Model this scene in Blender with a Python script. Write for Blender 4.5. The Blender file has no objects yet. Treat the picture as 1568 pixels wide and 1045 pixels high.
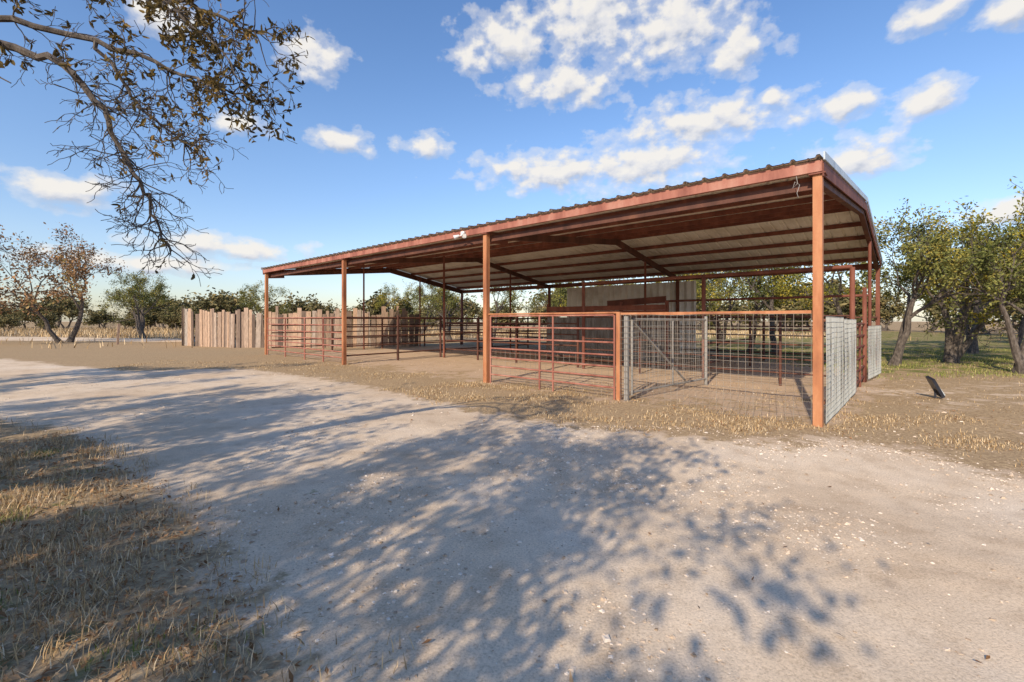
import bpy, math
import numpy as np
from mathutils import Vector
rng=np.random.default_rng(11)
scene=bpy.context.scene
scene.view_settings.view_transform='Standard'
scene.view_settings.look='None'
scene.view_settings.exposure=0
R=math.radians
SUN=np.array([.493,.870]); EL=R(30)

# ---------------------------------------------------------------- materials
def newmat(name):
    m=bpy.data.materials.new(name); m.use_nodes=True
    nt=m.node_tree; nt.nodes.clear()
    return m,nt
def N(nt,t,**k):
    n=nt.nodes.new(t)
    for a,b in k.items(): setattr(n,a,b)
    return n
def mathn(nt,op,a,b=None,c=None,clamp=False):
    n=nt.nodes.new('ShaderNodeMath'); n.operation=op; n.use_clamp=clamp
    for i,v in enumerate((a,b,c)):
        if v is None: continue
        if isinstance(v,(int,float)): n.inputs[i].default_value=v
        else: nt.links.new(v,n.inputs[i])
    return n.outputs[0]
def ramp(nt,fac,stops,interp='LINEAR'):
    r=nt.nodes.new('ShaderNodeValToRGB'); e=r.color_ramp; e.interpolation=interp
    while len(e.elements)<len(stops): e.elements.new(.5)
    for el,(p,c) in zip(e.elements,stops):
        el.position=p; el.color=(*c,1) if len(c)==3 else c
    nt.links.new(fac,r.inputs[0]); return r.outputs[0]
def noise(nt,scale,detail=4,rough=.55,vec=None,dist=0):
    n=nt.nodes.new('ShaderNodeTexNoise'); n.inputs['Scale'].default_value=scale
    n.inputs['Detail'].default_value=detail; n.inputs['Roughness'].default_value=rough
    n.inputs['Distortion'].default_value=dist
    if vec is not None: nt.links.new(vec,n.inputs['Vector'])
    return n.outputs['Fac']
def mixc(nt,f,a,b,mode='MIX'):
    m=nt.nodes.new('ShaderNodeMix'); m.data_type='RGBA'; m.blend_type=mode
    for s,v in ((m.inputs['Factor'],f),(m.inputs['A'],a),(m.inputs['B'],b)):
        if isinstance(v,(int,float)): s.default_value=v
        elif isinstance(v,tuple): s.default_value=(*v,1)
        else: nt.links.new(v,s)
    return m.outputs['Result']
def geo(nt): return nt.nodes.new('ShaderNodeNewGeometry').outputs['Position']
def scaled(nt,vec,s):
    n=nt.nodes.new('ShaderNodeVectorMath'); n.operation='MULTIPLY'
    nt.links.new(vec,n.inputs[0]); n.inputs[1].default_value=s; return n.outputs[0]
def finish(nt,col,rough=.7,metal=0,bump=None,bstr=.3,bdist=.01,spec=.3):
    b=nt.nodes.new('ShaderNodeBsdfPrincipled'); o=nt.nodes.new('ShaderNodeOutputMaterial')
    if isinstance(col,tuple): b.inputs['Base Color'].default_value=(*col,1)
    else: nt.links.new(col,b.inputs['Base Color'])
    if isinstance(rough,(int,float)): b.inputs['Roughness'].default_value=rough
    else: nt.links.new(rough,b.inputs['Roughness'])
    b.inputs['Metallic'].default_value=metal
    b.inputs['Specular IOR Level'].default_value=spec
    if bump is not None:
        bp=nt.nodes.new('ShaderNodeBump'); bp.inputs['Strength'].default_value=bstr
        bp.inputs['Distance'].default_value=bdist
        nt.links.new(bump,bp.inputs['Height']); nt.links.new(bp.outputs[0],b.inputs['Normal'])
    nt.links.new(b.outputs[0],o.inputs[0]); return b
def weathered(name,c1,c2,c3,rough=.6,metal=0,sc=3.0,streak=(1,1,.25)):
    m,nt=newmat(name); p=geo(nt)
    n1=noise(nt,sc,5,.65,scaled(nt,p,streak)); n2=noise(nt,40,2,.6,p)
    c=ramp(nt,n1,[(.3,c2),(.52,c1),(.72,c3)])
    c=mixc(nt,mathn(nt,'MULTIPLY',n2,.3),c,c2)
    finish(nt,c,rough,metal); return m
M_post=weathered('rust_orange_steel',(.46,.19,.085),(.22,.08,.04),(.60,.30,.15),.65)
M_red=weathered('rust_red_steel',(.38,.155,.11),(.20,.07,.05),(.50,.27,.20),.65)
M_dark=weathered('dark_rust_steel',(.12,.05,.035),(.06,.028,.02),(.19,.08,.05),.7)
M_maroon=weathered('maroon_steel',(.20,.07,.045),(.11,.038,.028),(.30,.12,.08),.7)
M_galv=weathered('galvanised_sheet',(.80,.76,.67),(.56,.50,.40),(.86,.83,.75),.5,.0,1.2,(1,1,1))
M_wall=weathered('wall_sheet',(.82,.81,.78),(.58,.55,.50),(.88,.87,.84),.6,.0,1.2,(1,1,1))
M_rooftop=weathered('roof_sheet_top',(.16,.12,.10),(.07,.05,.045),(.26,.2,.17),.6)
M_trim=weathered('trim_metal',(.50,.57,.62),(.33,.37,.40),(.62,.66,.68),.45)
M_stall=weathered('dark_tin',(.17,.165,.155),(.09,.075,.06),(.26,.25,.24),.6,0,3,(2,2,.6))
M_wire=weathered('galvanised_wire',(.26,.23,.19),(.15,.10,.07),(.36,.32,.28),.5)
M_lwire=weathered('bright_galvanised_wire',(.36,.38,.37),(.22,.22,.20),(.46,.48,.47),.5)
M_greymesh=weathered('grey_gate_steel',(.30,.29,.27),(.16,.14,.12),(.40,.39,.37),.5)
M_white=weathered('white_plastic',(.75,.75,.72),(.6,.58,.55),(.8,.8,.78),.4)
M_blackp=weathered('black_plastic',(.03,.035,.05),(.02,.02,.025),(.07,.08,.11),.35)
def m_wood():
    m,nt=newmat('weathered_wood'); p=geo(nt)
    a=nt.nodes.new('ShaderNodeAttribute'); a.attribute_name='rnd'
    n=noise(nt,6,5,.65,scaled(nt,p,(6,6,.6)))
    c=ramp(nt,a.outputs['Fac'],[(0,(.13,.095,.075)),(.3,(.30,.225,.175)),(.7,(.52,.36,.25)),(1,(.36,.32,.28))])
    c=mixc(nt,1.0,c,ramp(nt,n,[(.25,(.35,.33,.32)),(.6,(1.1,1.08,1.05))]),'MULTIPLY')
    finish(nt,c,.85); return m
M_wood=m_wood()
def m_bark():
    m,nt=newmat('oak_bark'); p=geo(nt)
    n=noise(nt,18,4,.65,scaled(nt,p,(1,1,.35)))
    finish(nt,ramp(nt,n,[(.3,(.04,.032,.028)),(.55,(.115,.095,.078)),(.75,(.20,.17,.145))]),.9,0,n,.8,.02); return m
M_bark=m_bark()
def m_leaf(name,stops,trans=.3,patch=True):
    m,nt=newmat(name)
    a=nt.nodes.new('ShaderNodeAttribute'); a.attribute_name='rnd'
    if patch:
        n=noise(nt,.9,1,.5,geo(nt))
        f=mathn(nt,'ADD',mathn(nt,'MULTIPLY',a.outputs['Fac'],.6),mathn(nt,'MULTIPLY_ADD',n,1.6,-.6),clamp=True)
    else: f=a.outputs['Fac']
    c=ramp(nt,f,stops)
    d=nt.nodes.new('ShaderNodeBsdfDiffuse')
    o=nt.nodes.new('ShaderNodeOutputMaterial')
    nt.links.new(c,d.inputs[0])
    if trans>0:
        t=nt.nodes.new('ShaderNodeBsdfTranslucent'); mx=nt.nodes.new('ShaderNodeMixShader'); mx.inputs[0].default_value=trans
        nt.links.new(c,t.inputs[0])
        nt.links.new(d.outputs[0],mx.inputs[1]); nt.links.new(t.outputs[0],mx.inputs[2]); nt.links.new(mx.outputs[0],o.inputs[0])
    else: nt.links.new(d.outputs[0],o.inputs[0])
    return m
L_green=m_leaf('leaf_olive',[(0,(.055,.068,.024)),(.4,(.135,.15,.05)),(.75,(.23,.22,.065)),(1,(.38,.30,.07))],0)
L_yellow=m_leaf('leaf_yellow_green',[(0,(.07,.082,.024)),(.35,(.18,.185,.045)),(.7,(.35,.31,.055)),(1,(.70,.50,.065))],.2)
L_brown=m_leaf('leaf_rust',[(0,(.12,.075,.04)),(.4,(.27,.165,.085)),(.75,(.40,.23,.115)),(1,(.36,.29,.10))],0)
L_dist=m_leaf('leaf_distant',[(0,(.06,.06,.03)),(.4,(.14,.13,.06)),(.75,(.22,.18,.085)),(1,(.30,.23,.10))],0)
L_fg=m_leaf('leaf_dry_olive',[(0,(.045,.036,.018)),(.4,(.12,.09,.038)),(.75,(.22,.155,.055)),(1,(.36,.22,.08))],.2)
L_straw=m_leaf('straw',[(0,(.22,.145,.075)),(.35,(.45,.315,.165)),(.7,(.62,.46,.26)),(1,(.74,.60,.40))],0,False)
L_grass=m_leaf('green_grass',[(0,(.12,.15,.03)),(.5,(.23,.26,.07)),(1,(.44,.38,.15))],0,False)
L_litter=m_leaf('leaf_litter',[(0,(.16,.085,.04)),(.5,(.38,.20,.095)),(1,(.60,.40,.22))],0,False)

# ---------------------------------------------------------------- mesh helpers
def qmesh(name,V,Q,mats,midx=None,rnd=None,smooth=False):
    V=np.asarray(V,np.float32); Q=np.asarray(Q,np.int32)
    me=bpy.data.meshes.new(name)
    me.vertices.add(len(V)); me.vertices.foreach_set('co',V.ravel())
    me.loops.add(len(Q)*4); me.loops.foreach_set('vertex_index',Q.ravel())
    me.polygons.add(len(Q)); me.polygons.foreach_set('loop_start',np.arange(0,len(Q)*4,4,dtype=np.int32))
    for m in mats: me.materials.append(m)
    if midx is not None: me.polygons.foreach_set('material_index',np.asarray(midx,np.int32))
    me.update(calc_edges=True)
    if rnd is not None:
        at=me.attributes.new('rnd','FLOAT','FACE'); at.data.foreach_set('value',np.asarray(rnd,np.float32))
    me.polygons.foreach_set('use_smooth',np.full(len(Q),smooth))
    return me
def addobj(name,me,parent=None,loc=(0,0,0),rot=0,sc=1):
    o=bpy.data.objects.new(name,me); scene.collection.objects.link(o)
    o.location=loc; o.rotation_euler=(0,0,rot); o.scale=(sc,sc,sc) if not isinstance(sc,tuple) else sc
    if parent: o.parent=parent
    return o
def empty(name,loc=(0,0,0)):
    o=bpy.data.objects.new(name,None); scene.collection.objects.link(o); o.location=(0,0,0); return o
class MB:
    def __init__(s): s.V=[];s.Q=[];s.n=0;s.r=[]
    def add(s,V,Q,r=.5):
        s.V.append(np.asarray(V,float)); s.Q.append(np.asarray(Q,int)+s.n); s.n+=len(V); s.r+= [r]*len(Q)
    def bar(s,p,q,w,h,up=(0,0,1),r=.5,jit=0):
        p=np.array(p,float);q=np.array(q,float);d=q-p;d/=np.linalg.norm(d)
        up=np.array(up,float)
        if abs(d@up)>.98: up=np.array([D2[0],D2[1],0.])
        a=np.cross(d,up);a/=np.linalg.norm(a);b=np.cross(a,d)
        V=[]
        for c in (p,q):
            for i,j in ((-1,-1),(1,-1),(1,1),(-1,1)): V.append(c+a*w/2*i+b*h/2*j)
        s.add(V,[(0,1,2,3),(7,6,5,4),(0,4,5,1),(1,5,6,2),(2,6,7,3),(3,7,4,0)],r)
    def pipe(s,p,q,rad,n=8):
        s.tube(np.array([p,q],float),np.array([rad,rad]),n)
    def tube(s,P,Rr,n=6,r=.5):
        P=np.asarray(P,float);m=len(P)
        T=np.gradient(P,axis=0);T/=np.linalg.norm(T,axis=1)[:,None]+1e-9
        ref=np.array([.31,.17,.93]) if abs(T[0][2])<.8 else np.array([.9,.35,.1])
        A=np.cross(T,ref);A/=np.linalg.norm(A,axis=1)[:,None]+1e-9
        B=np.cross(T,A)
        th=np.arange(n)*2*np.pi/n
        V=P[:,None,:]+(A[:,None,:]*np.cos(th)[None,:,None]+B[:,None,:]*np.sin(th)[None,:,None])*np.asarray(Rr)[:,None,None]
        i=np.arange(m-1)[:,None]*n;j=np.arange(n)[None,:];k=(j+1)%n
        Q=np.stack([i+j,i+k,i+n+k,i+n+j],-1).reshape(-1,4)
        s.add(V.reshape(-1,3),Q,r)
    def mesh(s,name,mat,smooth=False,rnd=False):
        return qmesh(name,np.concatenate(s.V),np.concatenate(s.Q),[mat],rnd=s.r if rnd else None,smooth=smooth)

# ---------------------------------------------------------------- layout
P1=np.array([4.34,6.48]); D1=np.array([-.7434,.6689]); D2=np.array([.6689,.7434])
def W(t,s,z): 
    p=P1+D1*t+D2*s; return np.array([p[0],p[1],z])
def sdf(poly,X,Y):
    poly=np.array(poly,float); n=len(poly); d=np.full(X.shape,1e9); ins=np.zeros(X.shape,bool)
    for i in range(n):
        a=poly[i];b=poly[(i+1)%n];e=b-a
        wx=X-a[0];wy=Y-a[1];t=np.clip((wx*e[0]+wy*e[1])/(e@e),0,1)
        d=np.minimum(d,np.hypot(wx-e[0]*t,wy-e[1]*t))
        c=((a[1]>Y)!=(b[1]>Y))
        with np.errstate(divide='ignore',invalid='ignore'):
            xi=a[0]+(Y-a[1])/(b[1]-a[1]+1e-12)*e[0]
        ins^=c&(X<xi)
    return np.where(ins,d,-d)
LG=[(-60,9),(-12,7.6),(-7.64,6.82),(-6.35,6.4),(-3.83,4.58),(-2.3,3.4),(-1.75,2.7),(-1.25,2.24),(-.9,1.9),(-.55,1.2),(-.4,-1),(-1,-40),(-60,-40)]
BG=[(-8.2,14.2),(-3.4,10.6),(-1.09,8.14),(.16,7.05),(1.24,6.4),(2.25,5.93),(3.27,5.5),(4.1,5.8),(4.64,5.28),(4.7,4.2),(6,3.4),(12,1.5),(60,-8),(500,-30),(500,500),(-500,500),(-500,90),(-60,27),(-40,22),(-19.9,17.8),(-11.4,13.6)]
ROAD2=[(-120,50),(-45,42),(-27,37),(-21,33),(-24,32),(-40,34.5),(-120,38)]
BARN=[tuple(W(-.4,-.2,0)[:2]),tuple(W(20.6,-.2,0)[:2]),tuple(W(20.6,11.8,0)[:2]),tuple(W(-.4,11.8,0)[:2])]
ph=rng.uniform(0,6.28,(24,));an=rng.uniform(0,6.28,(24,))
def nz(X,Y,sc,o=0):
    v=0
    for k in range(6):
        f=sc*(1+.55*k);i=(k+o)%24
        v=v+np.sin((X*np.cos(an[i])+Y*np.sin(an[i]))*f+ph[i]+1.3*np.sin((X*np.sin(an[i])-Y*np.cos(an[i]))*f*.7+ph[(i+5)%24]))
    return v/6*1.3
def gz(X,Y):
    r=np.hypot(X,Y)
    return (.018*nz(X,Y,.9)+.006*nz(X,Y,4,3)+.03*np.clip(sdf(LG,X,Y)/.5,0,1))*np.clip(30/(r+1),0,1)

# ---------------------------------------------------------------- ground
n=440
u=np.linspace(-1,1,n); b=math.asinh(700); ax=np.sinh(b*u)
X,Y=np.meshgrid(ax,ax+2.5)
Z=gz(X,Y)
V=np.stack([X,Y,Z],-1).reshape(-1,3)
i=np.arange(n-1)[:,None]*n;j=np.arange(n-1)[None,:]
Q=np.stack([i+j,i+j+1,i+n+j+1,i+n+j],-1).reshape(-1,4)
def m_ground():
    m,nt=newmat('caliche_and_dry_grass'); p=geo(nt)
    a=nt.nodes.new('ShaderNodeAttribute'); a.attribute_name='zone'
    sp=nt.nodes.new('ShaderNodeSeparateColor'); nt.links.new(a.outputs['Color'],sp.inputs[0])
    big=noise(nt,.45,4,.6,p); mid=noise(nt,3.2,5,.65,p); fine=noise(nt,75,4,.75,p)
    road=ramp(nt,big,[(.3,(.63,.48,.325)),(.5,(.75,.60,.43)),(.7,(.82,.69,.53))])
    road=mixc(nt,1.0,road,ramp(nt,mid,[(.3,(.80,.77,.74)),(.5,(.97,.97,.97)),(.7,(1.05,1.04,1.03))]),'MULTIPLY')
    road=mixc(nt,1.0,road,ramp(nt,fine,[(.30,(.64,.62,.60)),(.5,(.98,.98,.98)),(.70,(1.16,1.16,1.16))]),'MULTIPLY')
    straw=ramp(nt,noise(nt,22,5,.75,p),[(.28,(.15,.10,.055)),(.48,(.36,.255,.145)),(.7,(.60,.45,.26))])
    dirt=ramp(nt,mid,[(.3,(.46,.325,.215)),(.65,(.62,.465,.325))])
    dirt=mixc(nt,.5,dirt,ramp(nt,fine,[(.3,(.34,.24,.155)),(.7,(.72,.56,.41))]))
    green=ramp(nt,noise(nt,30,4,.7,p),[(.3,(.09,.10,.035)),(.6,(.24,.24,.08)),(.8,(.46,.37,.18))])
    nn=mathn(nt,'ADD',mathn(nt,'MULTIPLY_ADD',mid,1.5,-.75),mathn(nt,'MULTIPLY_ADD',noise(nt,.9,3,.6,p),1.1,-.55))
    def mk(ch,k=1.0):
        v=mathn(nt,'MULTIPLY_ADD',nn,k,ch); 
        return ramp(nt,v,[(.38,(0,0,0)),(.62,(1,1,1))])
    c=mixc(nt,mk(sp.outputs[2],.7),road,dirt)
    c=mixc(nt,mathn(nt,'MULTIPLY',mk(sp.outputs[0]),.9),c,straw)
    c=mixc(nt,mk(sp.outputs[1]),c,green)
    finish(nt,c,1,0,fine,.4,.012,0); return m
me=qmesh('ground',V,Q,[m_ground()],smooth=True)
sL=sdf(LG,X,Y);sB=sdf(BG,X,Y);sR=sdf(ROAD2,X,Y);sN=sdf(BARN,X,Y)
right=np.clip((X-5)/3,0,1)*np.clip((14-Y)/4,0,1)
grass=np.maximum(np.clip(.5+sL/.7,0,1), np.clip(.5+sB/1.2,0,.95))
grass=np.where(sN>0,np.minimum(grass,.62-.45*np.clip(sN/2.5,0,1)),grass)
grass=grass*(1-.36*right)
grass=grass*(1-np.clip(.5+sR/1.5,0,1))
dirt=np.clip(.5+sB/1.2,0,1)*(1-.45*right)*(1-np.clip(.5+sR/1.5,0,1))
green=np.clip(sL/1.0,0,.3)*1.0
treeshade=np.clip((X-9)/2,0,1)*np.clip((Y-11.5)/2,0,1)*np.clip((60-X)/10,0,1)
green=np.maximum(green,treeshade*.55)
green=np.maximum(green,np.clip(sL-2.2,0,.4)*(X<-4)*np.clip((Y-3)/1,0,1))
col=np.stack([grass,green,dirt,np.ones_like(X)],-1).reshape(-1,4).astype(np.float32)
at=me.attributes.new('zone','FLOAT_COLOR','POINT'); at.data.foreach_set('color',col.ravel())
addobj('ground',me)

# ---------------------------------------------------------------- blades / stones / litter
def blades(name,XY,H,Wd,mat,lean=.8,curl=.5):
    m=len(XY);th=rng.uniform(0,6.28,m);ln=np.abs(rng.normal(0,lean,m))
    H=H*rng.uniform(.5,1.3,m)
    dx=np.stack([np.cos(th),np.sin(th),np.zeros(m)],-1);sd=np.stack([-np.sin(th),np.cos(th),np.zeros(m)],-1)
    z=gz(XY[:,0],XY[:,1])-.004
    B=np.stack([XY[:,0],XY[:,1],z],-1)
    a1=np.clip(ln,0,1.45);a2=np.clip(ln+rng.uniform(0,curl,m)*1.3,0,1.62)
    up=np.array([0,0,1.])
    M=B+(dx*np.sin(a1)[:,None]+up*np.cos(a1)[:,None])*(H*.5)[:,None]
    T=M+(dx*np.sin(a2)[:,None]+up*np.cos(a2)[:,None])*(H*.5)[:,None]
    w=(Wd*rng.uniform(.6,1.4,m))[:,None]
    V=np.stack([B-sd*w,B+sd*w,M-sd*w*.8,M+sd*w*.8,T-sd*w*.15,T+sd*w*.15],1).reshape(-1,3)
    k=np.arange(m)[:,None]*6
    Q=np.stack([np.concatenate([k+0,k+1,k+3,k+2],1),np.concatenate([k+2,k+3,k+5,k+4],1)],1).reshape(-1,4)
    addobj(name,qmesh(name,V,Q,[mat],rnd=np.repeat(rng.uniform(0,1,m),2)))
def samp(n,x0,x1,y0,y1,f):
    P=np.stack([rng.uniform(x0,x1,n),rng.uniform(y0,y1,n)],-1)
    return P[rng.uniform(0,1,n)<f(P[:,0],P[:,1])]
fL=lambda x,y: np.clip(.5+sdf(LG,x,y)/.5+nz(x,y,3)*.5,0,1)*np.clip(.45+nz(x,y,2.3,7)*.9,.12,1)
A=np.concatenate([samp(110000,-6,-.4,1.2,6.8,fL),samp(30000,-14,-4,2,8,fL)])
blades('dry_grass',A,.08,.0024,L_straw,1.2,.6)
fG=lambda x,y: np.clip(sdf(LG,x,y)/.4,0,1)*np.clip(nz(x,y,1.9,11)*1.8-.55,0,1)
blades('green_grass',np.concatenate([samp(90000,-6,-.6,1.3,6.6,fG),samp(40000,-13,-4,3,8,fG)]),.05,.0022,L_grass,.7,.5)
def fB(x,y):
    s=sdf(BG,x,y);nb=sdf(BARN,x,y)
    return np.clip(.35+s/.6+nz(x,y,2.1,4)*.6,0,1)*np.clip(.32+nz(x,y,1.4,9)*1.0,.02,1)*np.where(nb>.4,.15,1)*np.where(x>6,.45,1)
blades('dry_grass_verge',np.concatenate([samp(110000,-3,7,4.5,11,fB),samp(50000,-13,-2,9,17,fB),samp(40000,6,18,3,16,fB)]),.055,.004,L_straw,1.25,.5)
def fF(x,y): return np.clip(.6+nz(x,y,.5,2),.1,1)*(sdf(ROAD2,x,y)<.3)*np.where(y<38,.06,1)
blades('field_grass',np.concatenate([samp(60000,-85,-12,24,75,fF),samp(15000,-15,30,32,60,fF)]),.5,.022,L_straw,.35,.5)
def fS(x,y): return ((x>9.5)*.7+.3)*np.clip(.5+nz(x,y,1.1,13),0,1)
blades('green_grass',samp(40000,9,26,11.5,24,fS),.09,.006,L_grass,.7,.5)

def stones(name,XY,S,mat):
    m=len(XY)
    cube=np.array([[-1,-.7,-.5],[.8,-1,-.5],[1,.8,-.5],[-.7,1,-.5],[-.5,-.45,.7],[.45,-.6,.8],[.55,.4,.6],[-.4,.5,.8]],float)
    V=cube[None]*(1+rng.uniform(-.42,.38,(m,8,3)))
    th=rng.uniform(0,6.28,m);c,s=np.cos(th),np.sin(th)
    Sx=S*rng.uniform(.7,1.4,m);Sz=S*rng.uniform(.3,.75,m)
    x=V[:,:,0]*Sx[:,None];y=V[:,:,1]*S[:,None];z=V[:,:,2]*Sz[:,None]
    gx=x*c[:,None]-y*s[:,None]+XY[:,0:1];gy=x*s[:,None]+y*c[:,None]+XY[:,1:2]
    gzv=z+gz(XY[:,0],XY[:,1])[:,None]+Sz[:,None]*.1
    VV=np.stack([gx,gy,gzv],-1).reshape(-1,3)
    q=np.array([(4,5,6,7),(0,1,5,4),(1,2,6,5),(2,3,7,6),(3,0,4,7)])
    QQ=(q[None]+np.arange(m)[:,None,None]*8).reshape(-1,4)
    addobj(name,qmesh(name,VV,QQ,[mat],rnd=np.repeat(rng.uniform(0,1,m),5),smooth=False))
def m_stone():
    m,nt=newmat('limestone_pebble'); a=nt.nodes.new('ShaderNodeAttribute'); a.attribute_name='rnd'
    c=ramp(nt,a.outputs['Fac'],[(0,(.34,.25,.17)),(.5,(.60,.48,.36)),(1,(.78,.69,.58))])
    finish(nt,c,.9); return m
M_stone=m_stone()
fR=lambda x,y: np.where((sdf(LG,x,y)<0)&(sdf(BG,x,y)<.6),np.clip(.3+nz(x,y,1.2,6)*1.2,.08,1),.06)
S1=samp(42000,-3,5.5,1.3,6.5,fR); S2=samp(5000,-12,9,5,14,lambda x,y:np.clip(.3+nz(x,y,.8,3),0.05,1)*np.where(sdf(BG,x,y)>.3,.25,1))
stones('gravel_stones',np.concatenate([S1,S2]),np.concatenate([.0028+rng.exponential(.0033,len(S1)),.005+rng.exponential(.005,len(S2))]).clip(0,.02),M_stone)
S3=np.concatenate([np.array([(5.2,5.9),(5.4,6.3),(6.8,6.1),(7.9,8.6),(8.3,8.7),(7.0,7.4),(9.5,7.2),(6.3,7.9),(8.0,9.4)]),rng.normal(0,.1,(26,2))+np.array([-.3,2.72])])
stones('limestone_rocks',S3,np.r_[rng.uniform(.015,.03,9),rng.uniform(.005,.014,26)],M_stone)
def litter(name,XY,S,mat,zo=.006):
    m=len(XY);th=rng.uniform(0,6.28,m);tl=rng.normal(0,.35,(m,2))
    S=S*rng.uniform(.6,1.3,m)
    base=np.array([[-1,0,0],[-.2,-.38,.12],[1,0,.1],[-.2,.38,.12]])
    V=np.repeat(base[None],m,0)*S[:,None,None]
    c,s=np.cos(th)[:,None],np.sin(th)[:,None]
    x=V[:,:,0]*c-V[:,:,1]*s;y=V[:,:,0]*s+V[:,:,1]*c
    z=V[:,:,2]+x*tl[:,0:1]+y*tl[:,1:2]+S[:,None]*.25
    P=np.stack([x+XY[:,0:1],y+XY[:,1:2],z+gz(XY[:,0],XY[:,1])[:,None]+zo],-1).reshape(-1,3)
    addobj(name,qmesh(name,P,np.arange(m*4).reshape(-1,4),[mat],rnd=rng.uniform(0,1,m)))
Lt=np.concatenate([samp(26000,-6,-.4,1.2,7,lambda x,y:np.clip(.5+sdf(LG,x,y)/.3,0,1)*.6),samp(1500,-3,5,1.4,8,lambda x,y:.12+0*x),samp(12000,-4,8,4.5,11,fB)])
litter('fallen_leaves',Lt,.02,L_litter)

# ---------------------------------------------------------------- trees
def grow(paths,pos,d,L,r,lev,maxl,wig,up,nch,spread,ratio=.62,endr=.4,nseg=6):
    pts=[pos];rs=[r];cur=np.array(pos,float);dd=np.array(d,float);dd/=np.linalg.norm(dd);kids=[]
    for i in range(nseg):
        dd=dd+rng.normal(size=3)*wig; dd[2]+=up*(1 if lev<3 else -.2); dd/=np.linalg.norm(dd)
        cur=cur+dd*L/nseg; rr=r*(1-(1-endr)*(i+1)/nseg)
        pts.append(cur.copy());rs.append(rr)
        if i>=(nseg-3 if lev==0 else 1): kids.append((cur.copy(),dd.copy(),rr))
    paths.append((np.array(pts),np.array(rs),lev))
    if lev<maxl:
        for j in range(nch[lev]):
            p0,d0,r0=kids[-1] if j==0 else kids[rng.integers(len(kids))]
            pr=np.cross(d0,rng.normal(size=3));pr/=np.linalg.norm(pr)
            a=spread*rng.uniform(.5,1.25)*(.5 if j==0 else 1)
            grow(paths,p0,d0*math.cos(a)+pr*math.sin(a),L*ratio*rng.uniform(.7,1.25),r0*.72,lev+1,maxl,wig,up,nch,spread,ratio,endr,max(4,nseg-1))
def leafquads(C,size,n_per,sig,asp=.5):
    C=np.repeat(C,n_per,0);m=len(C);C=C+rng.normal(0,sig,(m,3))
    a=rng.normal(size=(m,3));a/=np.linalg.norm(a,axis=1)[:,None]
    b=np.cross(a,rng.normal(size=(m,3)));b/=np.linalg.norm(b,axis=1)[:,None]
    s=(size*rng.uniform(.6,1.4,m))[:,None]
    V=np.stack([C-a*s,C-b*s*asp-a*s*.1,C+a*s,C+b*s*asp-a*s*.1],1).reshape(-1,3)
    return V,np.arange(m*4).reshape(-1,4)
def tree_arrays(H,trunks,leaf,nper,sig,seedlean=.35,maxl=4,nch=(4,4,4,3),spread=.85,frac=.27,drop=0.,rad=.14,minlev=3,ratio=.62):
    paths=[]
    for k in range(trunks):
        th=rng.uniform(0,6.28)
        d=np.array([math.cos(th)*seedlean,math.sin(th)*seedlean,1])
        grow(paths,np.array([math.cos(th)*.12*(trunks>1),math.sin(th)*.12*(trunks>1),-.1]),d,H*frac*1.3,rad*rng.uniform(.75,1.1),0,maxl,.16,.05,nch,spread,ratio)
    zmax=max(p[0][:,2].max() for p in paths); k=H/zmax
    mb=MB()
    for P,Rr,l in paths:
        if l==0: Rr=Rr.copy(); Rr[0]*=1.45
        mb.tube(P*k,np.maximum(Rr,.006),[8,7,6,4,3,3][l])
    C=np.concatenate([P[1:]*k for P,Rr,l in paths if l>=minlev])
    C=C[C[:,2]>.22*H]
    if drop>0: 
        nn=nz(C[:,0]*1.0+C[:,2],C[:,1]+C[:,2]*.7,1.3,5); C=C[nn>np.quantile(nn,drop)]
    LV,LQ=leafquads(C,leaf,nper,sig)
    BV=np.concatenate(mb.V);BQ=np.concatenate(mb.Q)
    return BV,BQ,LV,LQ
def tree_mesh(name,arr,leafmat):
    BV,BQ,LV,LQ=arr
    V=np.concatenate([BV,LV]);Q=np.concatenate([BQ,LQ+len(BV)])
    mi=np.r_[np.zeros(len(BQ),int),np.ones(len(LQ),int)]
    return qmesh(name,V,Q,[M_bark,leafmat],mi,rng.uniform(0,1,len(Q)))
A1=tree_arrays(5.5,2,.052,5,.12,drop=.36,frac=.36,ratio=.58); A2=tree_arrays(5.5,1,.052,7,.14,drop=.3,nch=(5,4,4,3),frac=.36,ratio=.6); A3=tree_arrays(5.5,3,.052,4,.12,drop=.36,frac=.36,ratio=.58)
A4=tree_arrays(5.5,2,.055,4,.13,drop=.35,frac=.3)
tm=[tree_mesh('oak_a',A1,L_green),tree_mesh('oak_b',A2,L_yellow),tree_mesh('oak_c',A3,L_green),tree_mesh('oak_d',A3,L_yellow),tree_mesh('oak_e',A4,L_brown),tree_mesh('oak_f',A1,L_yellow),tree_mesh('oak_g',A2,L_green)]
def tree(i,x,y,s,rot): addobj('live_oak_tree',tm[i],None,(x,y,0),rot,s)
for a in [(0,12.6,15.3,.98,0.3),(3,15.6,16.4,1.08,1.2),(2,14.2,12.8,.86,2.2),(5,18.6,15.0,1.1,3.0),(6,11.3,19.5,.98,4.0),(1,16.0,21.5,1.1,5.0),(0,20.5,20.5,1.15,.9),
          (3,24,25,1.2,1.9),(1,9.6,25.5,1.0,2.9),(5,6.6,28,1.0,3.9),(2,13,28,1.1,5.2),(0,26,18,1.1,2.0),(2,3.0,32,1.0,.7),
          (1,11.7,22.5,.9,1.1),(5,8.0,23.5,.85,5.5),(6,17.5,18.3,1.0,2.4),
          (6,-1.5,35,.98,1.7),(2,-4.5,33,.95,3.7),(0,-8.8,44,1.1,.1),(3,-14,52,1.1,2.2),
          (4,-30.3,31,1.42,.6),(4,-36,27.5,1.9,2.6),(2,-31.5,39,1.05,4.2),(6,-25.5,46,.95,1.4),(0,-37,45,1.2,2.1)]:
    tree(*a)
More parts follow.
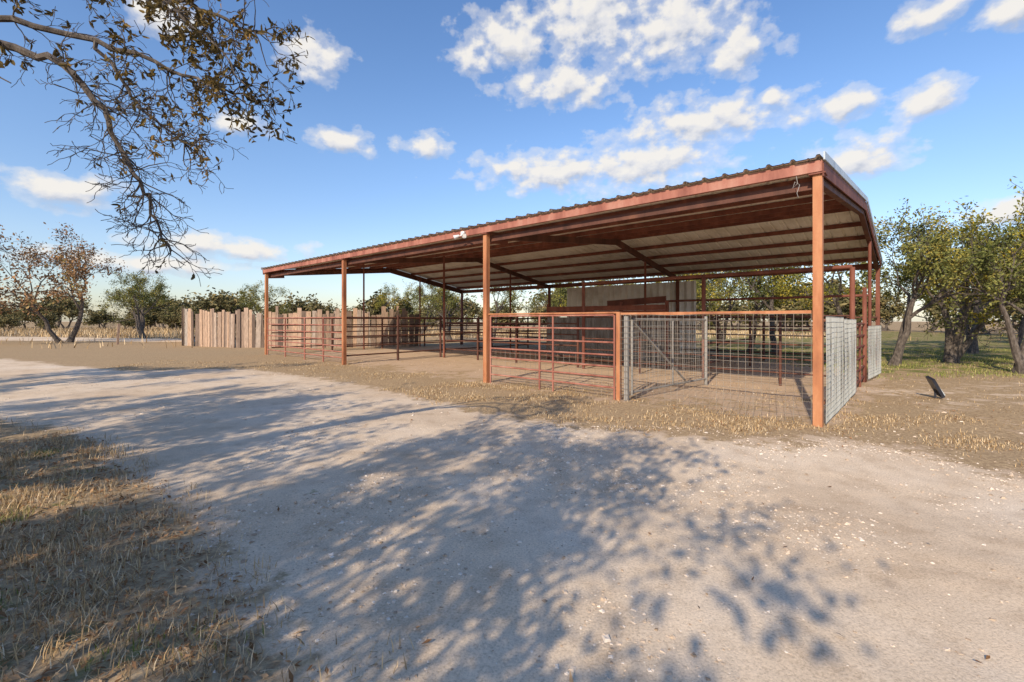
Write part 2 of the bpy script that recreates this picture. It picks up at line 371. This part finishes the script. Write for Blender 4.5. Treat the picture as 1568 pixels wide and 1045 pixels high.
# trees behind / beside the photographer (they throw the shadows on the drive)
A5=tree_arrays(6.2,3,.06,5,.10,drop=.3,seedlean=.22,rad=.16,frac=.5,ratio=.55)
A6=tree_arrays(6.0,2,.06,6,.12,drop=.25,seedlean=.22,rad=.15,frac=.38)
t5=tree_mesh('oak_h',A5,L_fg);t6=tree_mesh('oak_i',A6,L_fg)
for me_,x,y,s,r in [(t5,-5.2,-1.7,.85,1.4),(t6,-3.9,-2.2,.85,2.9),(t5,-5.9,-4.0,.95,2.0),(t6,-3.2,-5.2,.8,.6),(t5,-10.5,1.6,1.0,.9),(t5,-8.2,.8,.85,4.4),(t5,-13.5,6.2,.95,5.4)]:
    addobj('live_oak_tree',me_,None,(x,y,0),r,s)
# distant tree mass
def distant():
    vs=[tree_arrays(4.5,2,.17,3,.25,maxl=3,nch=(4,4,4),minlev=2,drop=.15) for _ in range(3)]
    Vs=[];Qs=[];mi=[];off=0
    spots=[]
    for k in range(95): spots.append((rng.uniform(-120,60),rng.uniform(60,110),rng.uniform(.55,1.5)))
    for k in range(30): spots.append((rng.uniform(25,90),rng.uniform(28,70),rng.uniform(.9,1.5)))
    for k in range(30): spots.append((rng.uniform(-72,-12),rng.uniform(52,64),rng.uniform(.4,1.05)))
    for n_,(x,y,s) in enumerate(spots):
        BV,BQ,LV,LQ=vs[n_%3]
        th=rng.uniform(0,6.28);c,sn=math.cos(th),math.sin(th);wd=rng.uniform(.9,1.5)
        for A,B,m in ((BV,BQ,0),(LV,LQ,1)):
            P=np.stack([(A[:,0]*c-A[:,1]*sn)*s*wd+x,(A[:,0]*sn+A[:,1]*c)*s*wd+y,A[:,2]*s-.25*s*(A[:,2]>.3)],-1)
            Vs.append(P);Qs.append(B+off);off+=len(P);mi.append(np.full(len(B),m))
    Q=np.concatenate(Qs)
    addobj('distant_trees',qmesh('distant_trees',np.concatenate(Vs),Q,[M_bark,L_dist],np.concatenate(mi),rng.uniform(0,1,len(Q))))
distant()
# foreground oak: trunk left of frame, boughs hanging into view
def fg_tree():
    paths=[]
    base=np.array([-5.6,2.3,-.1])
    def poly(pts,r0,r1,lev=1):
        P=np.array(pts,float)
        t=np.linspace(0,len(P)-1,(len(P)-1)*4+1);Pi=np.stack([np.interp(t,np.arange(len(P)),P[:,k]) for k in range(3)],-1)
        Pi[1:-1]=(Pi[:-2]+Pi[1:-1]*2+Pi[2:])/4
        Pi[1:-1]+=rng.normal(0,.014,Pi[1:-1].shape)
        paths.append((Pi,np.linspace(r0,r1,len(Pi)),lev)); return Pi
    poly([base,(-5.5,2.4,.9),(-5.2,2.5,1.9),(-4.7,2.7,2.8),(-4.1,2.9,3.25)],.17,.09,0)
    Ap=poly([(-4.1,2.9,3.25),(-3.36,3,3.33),(-2.93,3.0,3.17),(-2.72,3.0,2.95),(-2.62,3.02,2.68),(-2.44,3.0,2.42),(-2.34,3.0,2.14),(-2.24,3,1.93)],.030,.004)
    Bp=poly([(-4.1,2.9,3.25),(-3.5,3.0,3.52),(-2.8,3.05,3.36),(-2.4,3.1,3.25),(-2.05,3.1,3.10),(-1.75,3.1,2.98)],.026,.004)
    Cp=poly([(-4.4,2.8,3.1),(-3.6,3.1,3.8),(-2.9,3.2,3.80),(-2.3,3.25,3.75),(-1.95,3.3,3.62),(-1.62,3.3,3.52)],.028,.004)
    Dp=poly([Bp[8],(-2.65,3.1,3.12),(-2.5,3.12,2.92),(-2.3,3.1,2.76),(-2.15,3.1,2.62)],.014,.0035)
    Ep=poly([Cp[11],(-2.2,3.0,3.5),(-1.9,2.95,3.3),(-1.72,2.95,3.02)],.012,.0035)
    Fp=poly([(-3.36,3,3.33),(-3.2,2.7,3.12),(-3.0,2.6,2.95),(-2.85,2.6,2.85)],.012,.0035)
    leafC=[]
    def twigs(P,k,L,leafy,lo=0.2,dn=-.15):
        for _ in range(k):
            i=int(rng.uniform(lo,1)*(len(P)-1));tg=P[min(i+1,len(P)-1)]-P[max(i-1,0)];tg/=np.linalg.norm(tg)
            pr=np.cross(tg,rng.normal(size=3));pr/=np.linalg.norm(pr)
            d=tg*.7+pr*.9;d[2]+=dn
            sub=[];grow(sub,P[i],d,L*rng.uniform(.5,1.2),.0048,0,2,.28,-.02,(3,3),.85,.6,.5,6)
            for q in sub:
                paths.append((q[0],np.maximum(q[1],.0017),4))
                if q[2]>=1 and rng.uniform()<leafy: leafC.append(q[0][2:])
    twigs(Ap,66,.21,.03,.3);twigs(Bp,34,.25,.5,.25);twigs(Cp,32,.26,.6,.2);twigs(Dp,30,.23,.15,.2);twigs(Ep,20,.2,.8,.2);twigs(Fp,6,.16,.4,.3)
    mb=MB()
    for P,Rr,l in paths: mb.tube(P,Rr,8 if l==0 else (6 if l==1 else 4))
    C=np.concatenate(leafC);C=np.repeat(C,2,0);C=C[rng.uniform(0,1,len(C))<.58]
    m=len(C);a=rng.normal(size=(m,3));a[:,2]-=.5;a/=np.linalg.norm(a,axis=1)[:,None]
    b=np.cross(a,rng.normal(size=(m,3)));b/=np.linalg.norm(b,axis=1)[:,None];nn=np.cross(a,b)
    s=(.046*rng.uniform(.55,1.25,m))[:,None]
    V=np.stack([C,C+a*s*.35-b*s*.2+nn*s*.08,C+a*s*.4,C+a*s*.35+b*s*.2+nn*s*.08,C+a*s*.8-b*s*.15+nn*s*.06,C+a*s*1.05,C+a*s*.8+b*s*.15+nn*s*.06],1).reshape(-1,3)
    k=np.arange(m)[:,None]*7
    LQ=np.stack([np.concatenate([k,k+1,k+4,k+2],1),np.concatenate([k,k+2,k+6,k+3],1),np.concatenate([k+2,k+4,k+5,k+6],1)],1).reshape(-1,4)
    BV=np.concatenate(mb.V);BQ=np.concatenate(mb.Q)
    rn=np.r_[np.zeros(len(BQ)),np.repeat(rng.uniform(0,1,m),3)]
    G=tree_arrays(5.2,2,.055,3,.12,drop=.35,seedlean=.25,rad=.11)
    GV=G[0]+np.array([-7.8,1.6,0]);GL=G[2]+np.array([-7.8,1.6,0])
    Vv=np.concatenate([BV,V,GV,GL]);o1=len(BV);o2=o1+len(V);o3=o2+len(GV)
    QQ=np.concatenate([BQ,LQ+o1,G[1]+o2,G[3]+o3])
    mi=np.r_[np.zeros(len(BQ),int),np.ones(len(LQ),int),np.zeros(len(G[1]),int),np.ones(len(G[3]),int)]
    rn=np.r_[rn,rng.uniform(0,1,len(G[1])+len(G[3]))]
    addobj('live_oak_tree',qmesh('live_oak_fg',Vv,QQ,[M_bark,L_fg],mi,rn))
fg_tree()

# ---------------------------------------------------------------- barn
barn=empty('pole_barn')
SE,SR,SB=-.16,6.3,11.7; ZE,ZR,ZB=3.76,4.42,3.46
def zr(s): return ZE+(ZR-ZE)*(s-SE)/(SR-SE) if s<=SR else ZR+(ZB-ZR)*(s-SR)/(SB-SR)
T0,T1=-.06,20.5
def roof(off,name,mat):
    prof=[];sp=.31;t=T0
    while t<T1:
        for dt,h in ((0,0),(.02,.036),(.055,.036),(.075,0),(.14,0),(.15,.008),(.165,.008),(.175,0)):
            if t+dt<=T1: prof.append((t+dt,h))
        t+=sp
    prof.append((T1,0))
    ss=[SE,SR,SB];V=[]
    for s in ss:
        for t,h in prof: V.append(W(t,s,zr(s)+h+off))
    n=len(prof);i=np.arange(2)[:,None]*n;j=np.arange(n-1)[None,:]
    Q=np.stack([i+j,i+j+1,i+n+j+1,i+n+j],-1).reshape(-1,4)
    addobj(name,qmesh(name,V,Q,[mat]),barn)
roof(0,'roof_underside',M_galv); roof(.012,'roof_top',M_rooftop)
TF=[0.0,6.66,13.5,20.35]
def part(name,mat,fn,parent=barn,smooth=False,rnd=False):
    mb=MB();fn(mb);return addobj(name,mb.mesh(name,mat,smooth,rnd),parent)
part('front_posts',M_post,lambda m:[m.bar(W(t,0,-.1),W(t,0,3.56),.115,.115) for t in TF])
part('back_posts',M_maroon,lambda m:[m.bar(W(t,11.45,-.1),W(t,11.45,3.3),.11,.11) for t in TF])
def raft(m):
    for t in TF:
        tt=t+(.02 if t==0 else 0)
        m.bar(W(tt,.06,zr(.06)-.25),W(tt,SR,zr(SR)-.25),.10,.18); m.bar(W(tt,SR,zr(SR)-.255),W(tt,11.5,zr(11.5)-.255),.104,.18)
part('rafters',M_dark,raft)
def purl(m):
    for s in (1.3,2.6,3.9,5.1,6.1,6.5,7.7,8.85,10.0,11.1):
        z=zr(s)-.068
        m.bar(W(T0+.03,s,z),W(T1-.03,s,z),.010,.115)
        m.bar(W(T0+.03,s+.026,z-.052),W(T1-.03,s+.026,z-.052),.042,.010)
        m.bar(W(T0+.03,s+.026,z+.054),W(T1-.03,s+.026,z+.054),.042,.008)
part('purlins',M_maroon,purl)
part('front_eave_channel',M_red,lambda m:(m.bar(W(T0,-.085,3.665),W(T1,-.085,3.665),.012,.155),m.bar(W(T0,-.05,3.593),W(T1,-.05,3.593),.06,.012),m.bar(W(T0,-.05,3.736),W(T1,-.05,3.736),.06,.012)))
part('front_inner_beam',M_dark,lambda m:m.bar(W(.08,.14,3.46),W(20.2,.14,3.46),.04,.12))
part('back_eave_beam',M_maroon,lambda m:m.bar(W(0,11.6,3.30),W(20.4,11.6,3.30),.03,.2))
part('gable_rafters',M_maroon,lambda m:[(m.bar(W(t,-.1,zr(-.1)-.15),W(t,SR,zr(SR)-.15),.02,.2),m.bar(W(t,SR,zr(SR)-.15),W(t,SB,zr(SB)-.15),.022,.2)) for t in (T0-.012,T1+.012)])
part('gable_trim',M_trim,lambda m:[(m.bar(W(t,SE-.01,zr(SE)+.015),W(t,SR,zr(SR)+.015),.02,.11),m.bar(W(t,SR,zr(SR)+.016),W(t,SB+.05,zr(SB)+.01),.024,.11)) for t in (T0-.035,T1+.035)])
def gus(m):
    for t in TF[1:]: m.bar(W(t,.07,3.42),W(t,.75,3.48),.02,.14)
    for t in TF: m.bar(W(t,0,3.555),W(t,0,3.575),.2,.2)
part('gusset_plates',M_maroon,gus)
def innerp(m):
    for t,s,z in ((0,4.2,2.62),(3.05,4.2,2.66),(6.66,4.2,2.7),(13.2,4.1,4.1),(20.3,4.67,4.2),(20.3,8.2,4.0),(13.5,8.4,3.9),(6.66,8.4,3.8),(0.0,8.4,3.8)):
        m.pipe(W(t,s,-.1),W(t,s,z),.042 if z>3 else .05)
    m.pipe(W(0,4.2,2.63),W(6.7,4.2,2.63),.045)
    m.pipe(W(0,8.4,2.2),W(6.7,8.4,2.2),.04)
part('inner_posts',M_maroon,innerp,smooth=True)
def corr(m,t0,s0,t1,s1,z0,z1,pitch=.08,dep=.012,jag=0):
    a=W(t0,s0,0);b=W(t1,s1,0);L=np.linalg.norm(b-a);d=(b-a)/L;nn=np.array([-d[1],d[0],0])
    k=int(L/pitch*4);V=[]
    for z in (z0,z1):
        for i in range(k+1):
            V.append(a+d*L*i/k+nn*dep*math.sin(i*math.pi/2)+np.array([0,0,z]))
    V=np.array(V);n=k+1
    m.add(V,np.stack([np.arange(k),np.arange(k)+1,np.arange(k)+1+n,np.arange(k)+n],-1))
part('back_wall_sheeting',M_wall,lambda m:corr(m,5.9,11.5,12.4,11.5,.1,3.15,.3,.05))
fl=empty('eave_floodlight')
def flo(m):
    c=W(7.35,-.13,3.60);m.bar(c,c+np.array([0,0,.1]),.12,.05)
    for sgn in (-1,1):
        p=c+np.array([D1[0],D1[1],0])*sgn*.1+np.array([-D2[0],-D2[1],0])*.04
        q=p+np.array([D1[0]*sgn*.09-D2[0]*.09,D1[1]*sgn*.09-D2[1]*.09,-.05])
        m.tube(np.array([c,p]),[.012,.012],6);m.tube(np.array([p,p*.6+q*.4,q]),[.03,.04,.062],10);m.bar(q*.98+p*.02,q*1.0,.09,.09)
part('lamp_heads',M_white,flo,fl)
def wirehang(m):
    c=W(.25,-.1,3.57);P=[c,c+[.02,0,-.1],c+[-.05,0,-.17],c+[-.02,0,-.08],c+[.05,0,-.12],c+[.01,0,-.24],c+[0.03,0,-.3]]
    m.tube(np.array(P),[.004]*7,5)
part('hanging_cable',M_greymesh,wirehang,None)

# ---------------------------------------------------------------- fences
def rails(m,a,b,zs,r=.022,posts=None,pr=.03,ph=None):
    for z in zs: m.pipe(W(*a,z),W(*b,z),r)
    for f in (posts or []):
        t=a[0]+(b[0]-a[0])*f;s=a[1]+(b[1]-a[1])*f
        m.pipe(W(t,s,-.05),W(t,s,ph or zs[-1]),pr)
Z7=[.22,.42,.62,.84,1.08,1.34,1.6]
def wiregrid(m,a,b,z0,z1,dx,dz,r):
    L=np.linalg.norm(W(*a,0)-W(*b,0));k=int(L/dx);kz=int((z1-z0)/dz)
    for i in range(k+1):
        f=i/k;t=a[0]+(b[0]-a[0])*f;s=a[1]+(b[1]-a[1])*f
        j=rng.normal(0,.006);m.tube(np.array([W(t,s,z0),W(t+j,s,(z0+z1)/2),W(t,s,z1)]),[r]*3,4)
    for i in range(kz+1):
        z=z0+(z1-z0)*i/kz;P=[W(a[0]+(b[0]-a[0])*f,a[1]+(b[1]-a[1])*f,z+rng.normal(0,.006)) for f in np.linspace(0,1,7)]
        m.tube(np.array(P),[r]*7,4)
g=empty('pipe_gate'); part('rails',M_red,lambda m:rails(m,(3.25,.03),(6.55,.03),Z7,.019,[0,.44,.55,1],.022),g,True)
part('lower_wire',M_wire,lambda m:wiregrid(m,(3.25,.06),(6.55,.06),.03,.85,.15,.1,.0028),g)
part('gate_post',M_post,lambda m:m.bar(W(3.15,.02,-.1),W(3.15,.02,1.66),.075,.075),g)
g=empty('wire_mesh_fence'); part('top_rail',M_post,lambda m:(m.bar(W(.08,.02,1.62),W(3.1,.02,1.62),.06,.05),m.pipe(W(3.18,.02,1.645),W(6.6,.02,1.645),.02)),g)
part('mesh',M_wire,lambda m:wiregrid(m,(.08,-.02),(3.1,-.02),.02,1.6,.105,.1,.0034),g)
part('end_post',M_greymesh,lambda m:m.bar(W(3.0,.04,-.05),W(3.0,.04,1.58),.07,.07),g)
g=empty('open_mesh_gate')
def og(m):
    a=(2.95,.15);b=(2.65,3.2)
    m.pipe(W(*a,.15),W(*b,.15),.022);m.pipe(W(*a,1.52),W(*b,1.52),.022);m.pipe(W(*a,.1),W(*a,1.52),.025);m.pipe(W(*b,-.05),W(*b,1.6),.035);m.pipe(W(*a,1.5),W(2.75,2.2,.2),.022);m.pipe(W(2.8,1.67,.15),W(2.8,1.67,1.5),.02)
part('frame',M_greymesh,og,g,True);part('mesh',M_greymesh,lambda m:wiregrid(m,(2.95,.15),(2.65,3.2),.17,1.5,.1,.1,.0035),g)
g=empty('pipe_corral_fence'); part('rails',M_red,lambda m:rails(m,(13.6,.03),(20.3,.03),Z7,.022,[0,.22,.45,.72,1],.028),g,True)
g=empty('pipe_corral_fence')
def inner(m):
    rails(m,(13.5,.1),(13.5,11.4),[.3,.62,.95,1.28,1.6],.026,[.18,.36,.55,.78,1],.045,1.68)
    rails(m,(6.66,11.3),(20.3,11.3),[.3,.62,.95,1.28,1.6],.026,[0,.2,.4,.6,.8,1],.045,1.68)
    rails(m,(20.3,.2),(20.3,11.3),[.3,.62,.95,1.28,1.6],.026,[.25,.5,.75],.045,1.68)
    rails(m,(13.3,4.2),(7,4.4),[.35,.7,1.05,1.4],.026,[.0,.3,.6,1],.04,1.6)
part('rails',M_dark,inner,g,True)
g=empty('pipe_corral_fence')
def rt(m):
    rails(m,(0,11.3),(6.66,11.3),[.3,.62,.95,1.28,1.6],.028,[.25,.5,.75],.045,1.65)
    rails(m,(0,4.2),(6.66,4.2),[.3,.62,.95,1.28,1.6],.018,[.2,.72],.03,1.65)
    rails(m,(3.05,4.2),(3.05,8.4),[.4,.9,1.5],.026,[1],.035,1.65)
part('rails',M_dark,rt,g,True)
g=empty('stock_panel_fence')
part('near_panels',M_lwire,lambda m:(wiregrid(m,(-.08,.10),(-.08,2.0),.03,1.55,.05,.08,.0048),wiregrid(m,(-.095,1.95),(-.085,3.95),.05,1.52,.05,.08,.0048)),g)
part('far_panel',M_lwire,lambda m:wiregrid(m,(-.12,6.3),(-.26,8.1),.08,1.36,.05,.08,.005),g)
part('rails',M_post,lambda m:(m.pipe(W(-.03,.1,1.5),W(-.03,4.2,1.5),.022),m.pipe(W(-.03,.1,.3),W(-.03,4.2,.3),.022)),g)
g=empty('side_gate'); part('rails',M_maroon,lambda m:(rails(m,(-.04,4.3),(-.04,6.2),[.15,.4,.65,.9,1.15,1.42],.022,[0,.5,1],.026),m.bar(W(-.05,6.25,-.1),W(-.05,6.25,2.3),.08,.08)),g,True)
g=empty('stall_pen')
def boards(m):
    for (a,b) in (((9.6,6.2),(4.9,6.2)),((9.6,6.2),(9.6,9.5))):
        for z,h in ((1.74,.16),(1.93,.17)): m.bar(W(*a,z),W(*b,z+rng.normal(0,.01)),.035,h)
    for t in (9.6,8.0,6.5,4.9): m.bar(W(t,6.26,-.1),W(t,6.26,2.12),.09,.09)
    m.bar(W(7.4,6.9,2.1),W(5.2,6.9,2.2),.04,.22)
part('boards',M_maroon,boards,g)
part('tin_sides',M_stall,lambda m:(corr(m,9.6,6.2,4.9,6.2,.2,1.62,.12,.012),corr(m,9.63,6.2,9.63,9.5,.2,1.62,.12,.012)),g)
g=empty('wooden_slab_fence')
def slabs(m):
    pts=[(-25.5,36),(-19.6,27.2),(-14.9,25.0),(-10.5,25.2),(-5.6,26.5)]
    for a,b in zip(pts[:-1],pts[1:]):
        a=np.array(a);b=np.array(b);L=np.linalg.norm(b-a);d=(b-a)/L;x=0
        while x<L:
            w=rng.uniform(.10,.28);h=rng.uniform(1.8,2.2)+(.15 if rng.uniform()<.1 else 0)
            p=a+d*(x+w/2);off=rng.normal(0,.03);lean=rng.normal(0,.04)
            P=np.array([p[0]-d[1]*off,p[1]+d[0]*off,-.1]);Qp=P+np.array([d[0]*lean,d[1]*lean,h+.1])
            m.bar(P,Qp,w*.98,.035,up=(-d[1],d[0],0),r=rng.uniform()) ; x+=w+rng.uniform(0,.008)
part('slabs',M_wood,slabs,g,False,True)
part('backing_rails',M_wood,lambda m:[m.bar((a[0],a[1]+.09,z),(b[0],b[1]+.09,z),.06,.1) for z in (.5,1.4) for a,b in (((-19.6,27.2),(-14.9,25.0)),((-14.9,25.0),(-10.5,25.2)),((-10.5,25.2),(-5.6,26.5)))],g,False,True)
part('fence_post',M_wood,lambda m:m.bar((-24.6,28.5,-.1),(-24.5,28.5,1.3),.12,.12),None,False,True)
# solar spotlight by the right verge
g=empty('ground_spotlight')
c=np.array([8.1,8.75,0])
part('solar_panel',M_blackp,lambda m:(m.bar(c+[-.10,0,.40],c+[.10,0,.06],.24,.05,up=(.8,-.35,.5)),),g)
part('lamp_housing',M_trim,lambda m:(m.bar(c+[-.02,.06,.33],c+[.17,.06,.07],.16,.07,up=(.8,-.35,.5)),),g)
part('stake',M_blackp,lambda m:m.bar(c+[.04,.03,-.08],c+[.02,.03,.22],.035,.035),g)

# ---------------------------------------------------------------- sky
w=bpy.data.worlds.new('World'); scene.world=w; w.use_nodes=True; nt=w.node_tree; nt.nodes.clear()
sky=N(nt,'ShaderNodeTexSky',sky_type='NISHITA'); sky.sun_disc=False; sky.sun_elevation=EL; sky.sun_rotation=math.atan2(-SUN[0],-SUN[1])%(2*math.pi)
sky.air_density=1.1; sky.dust_density=.5; sky.ozone_density=2.0
CL=[(-.3,31.6,5.2,2.8),(9.4,33.6,7.5,4.2),(19.4,31.3,7,3.4),(26.3,28,3.6,2.1),(-5.2,29.4,2.6,1.2),(7,27.1,6.9,1.9),(22.2,21.7,9,2.2),(5.4,18,8.8,2.2),(15.6,18.0,8.6,2.5),
(36,20.9,2.1,1.45),(42.2,19.7,2.5,1.4),(42.5,26.2,2.2,1.2),(47.2,24.6,1.8,1.2),(36.9,16,3.9,1.9),(-23.5,27.7,2.9,2.1),(-20.3,20.1,3,1.25),(-10.8,20.5,2.8,1.3),
(-44.3,11.6,3.6,1.4),(-32.4,7.8,6.5,1.1),(-30.6,20.3,2.7,.9),(29.2,23,1.4,.8),(-37.9,28,3,1.5),(-38.4,5.6,8,.8),(47.6,9.4,2.4,1.1),(75,25,8,3),(-80,18,10,2.5)]
gr=bpy.data.node_groups.new('cloud_density','ShaderNodeTree')
gr.interface.new_socket('Coord',in_out='INPUT',socket_type='NodeSocketVector'); gr.interface.new_socket('Density',in_out='OUTPUT',socket_type='NodeSocketFloat')
gi=gr.nodes.new('NodeGroupInput');go=gr.nodes.new('NodeGroupOutput');cv=gi.outputs[0]
acc=None
for a,e,sw,sh in CL:
    s2=gr.nodes.new('ShaderNodeVectorMath');s2.operation='MULTIPLY_ADD';gr.links.new(cv,s2.inputs[0])
    kx,ky=1/(sw*1.3),1/(sh*1.3)
    s2.inputs[1].default_value=(kx,ky,0);s2.inputs[2].default_value=(-a*kx,-e*ky,0)
    s3=gr.nodes.new('ShaderNodeVectorMath');s3.operation='LENGTH';gr.links.new(s2.outputs[0],s3.inputs[0])
    acc=s3.outputs['Value'] if acc is None else mathn(gr,'MINIMUM',acc,s3.outputs['Value'])
blob=mathn(gr,'SUBTRACT',1.0,acc)
sc=scaled(gr,cv,(1,1.4,1))
n1=noise(gr,.36,6,.53,sc)
bl=mathn(gr,'MAXIMUM',blob,-1.2)
gr.links.new(mathn(gr,'ADD',bl,mathn(gr,'MULTIPLY_ADD',n1,2.3,-1.10)),go.inputs[0])
tc=N(nt,'ShaderNodeTexCoord');sx=N(nt,'ShaderNodeSeparateXYZ');nt.links.new(tc.outputs['Generated'],sx.inputs[0])
az=mathn(nt,'MULTIPLY',mathn(nt,'ARCTAN2',sx.outputs[0],sx.outputs[1]),57.2958)
el=mathn(nt,'MULTIPLY',mathn(nt,'ARCSINE',sx.outputs[2]),57.2958)
cb=N(nt,'ShaderNodeCombineXYZ');nt.links.new(az,cb.inputs[0]);nt.links.new(el,cb.inputs[1])
g1=N(nt,'ShaderNodeGroup');g1.node_tree=gr;nt.links.new(cb.outputs[0],g1.inputs[0])
of=N(nt,'ShaderNodeVectorMath');of.operation='ADD';nt.links.new(cb.outputs[0],of.inputs[0]);of.inputs[1].default_value=(-.35,.9,0)
g2=N(nt,'ShaderNodeGroup');g2.node_tree=gr;nt.links.new(of.outputs[0],g2.inputs[0])
dens=g1.outputs[0]
alpha=ramp(nt,mathn(nt,'MULTIPLY_ADD',dens,.6,.2),[(.18,(0,0,0)),(.36,(.35,.35,.35)),(.64,(1,1,1))],'EASE')
rel=mathn(nt,'SUBTRACT',dens,g2.outputs[0])
ccol=ramp(nt,mathn(nt,'MULTIPLY_ADD',rel,.75,.50),[(.12,(.58,.62,.72)),(.45,(.84,.84,.87)),(.75,(1.0,.96,.90))])
ccol=mixc(nt,1.0,ccol,(6.2,6.2,6.2),'MULTIPLY')
hs=N(nt,'ShaderNodeHueSaturation');hs.inputs['Saturation'].default_value=1.15;hs.inputs['Value'].default_value=1.36;nt.links.new(sky.outputs[0],hs.inputs['Color'])
skc=mixc(nt,1.0,hs.outputs[0],ramp(nt,mathn(nt,'DIVIDE',el,40.0,clamp=True),[(0,(.66,.68,.83)),(.2,(.88,.82,.90)),(.5,(1.0,.93,.98)),(1,(.90,.89,.99))]),'MULTIPLY')
fin=mixc(nt,mathn(nt,'MULTIPLY',alpha,.96),skc,ccol)
bg=N(nt,'ShaderNodeBackground');bg.inputs['Strength'].default_value=.15;nt.links.new(fin,bg.inputs[0])
wo=N(nt,'ShaderNodeOutputWorld');nt.links.new(bg.outputs[0],wo.inputs[0])
# sun
sd=bpy.data.lights.new('sun','SUN');sd.energy=5;sd.angle=R(.53);sd.color=(1,.85,.66)
so=bpy.data.objects.new('sun',sd);scene.collection.objects.link(so)
so.rotation_euler=Vector((SUN[0]*math.cos(EL),SUN[1]*math.cos(EL),-math.sin(EL))).to_track_quat('-Z','Y').to_euler();so.location=(-10,-15,15)
# camera
cd=bpy.data.cameras.new('camera');cd.sensor_width=36;cd.lens=16.07;cd.shift_y=-.0201;cd.clip_end=3000;cd.clip_start=.05
co=bpy.data.objects.new('camera',cd);scene.collection.objects.link(co);co.location=(0,0,1.5);co.rotation_euler=(R(90),0,0);scene.camera=co
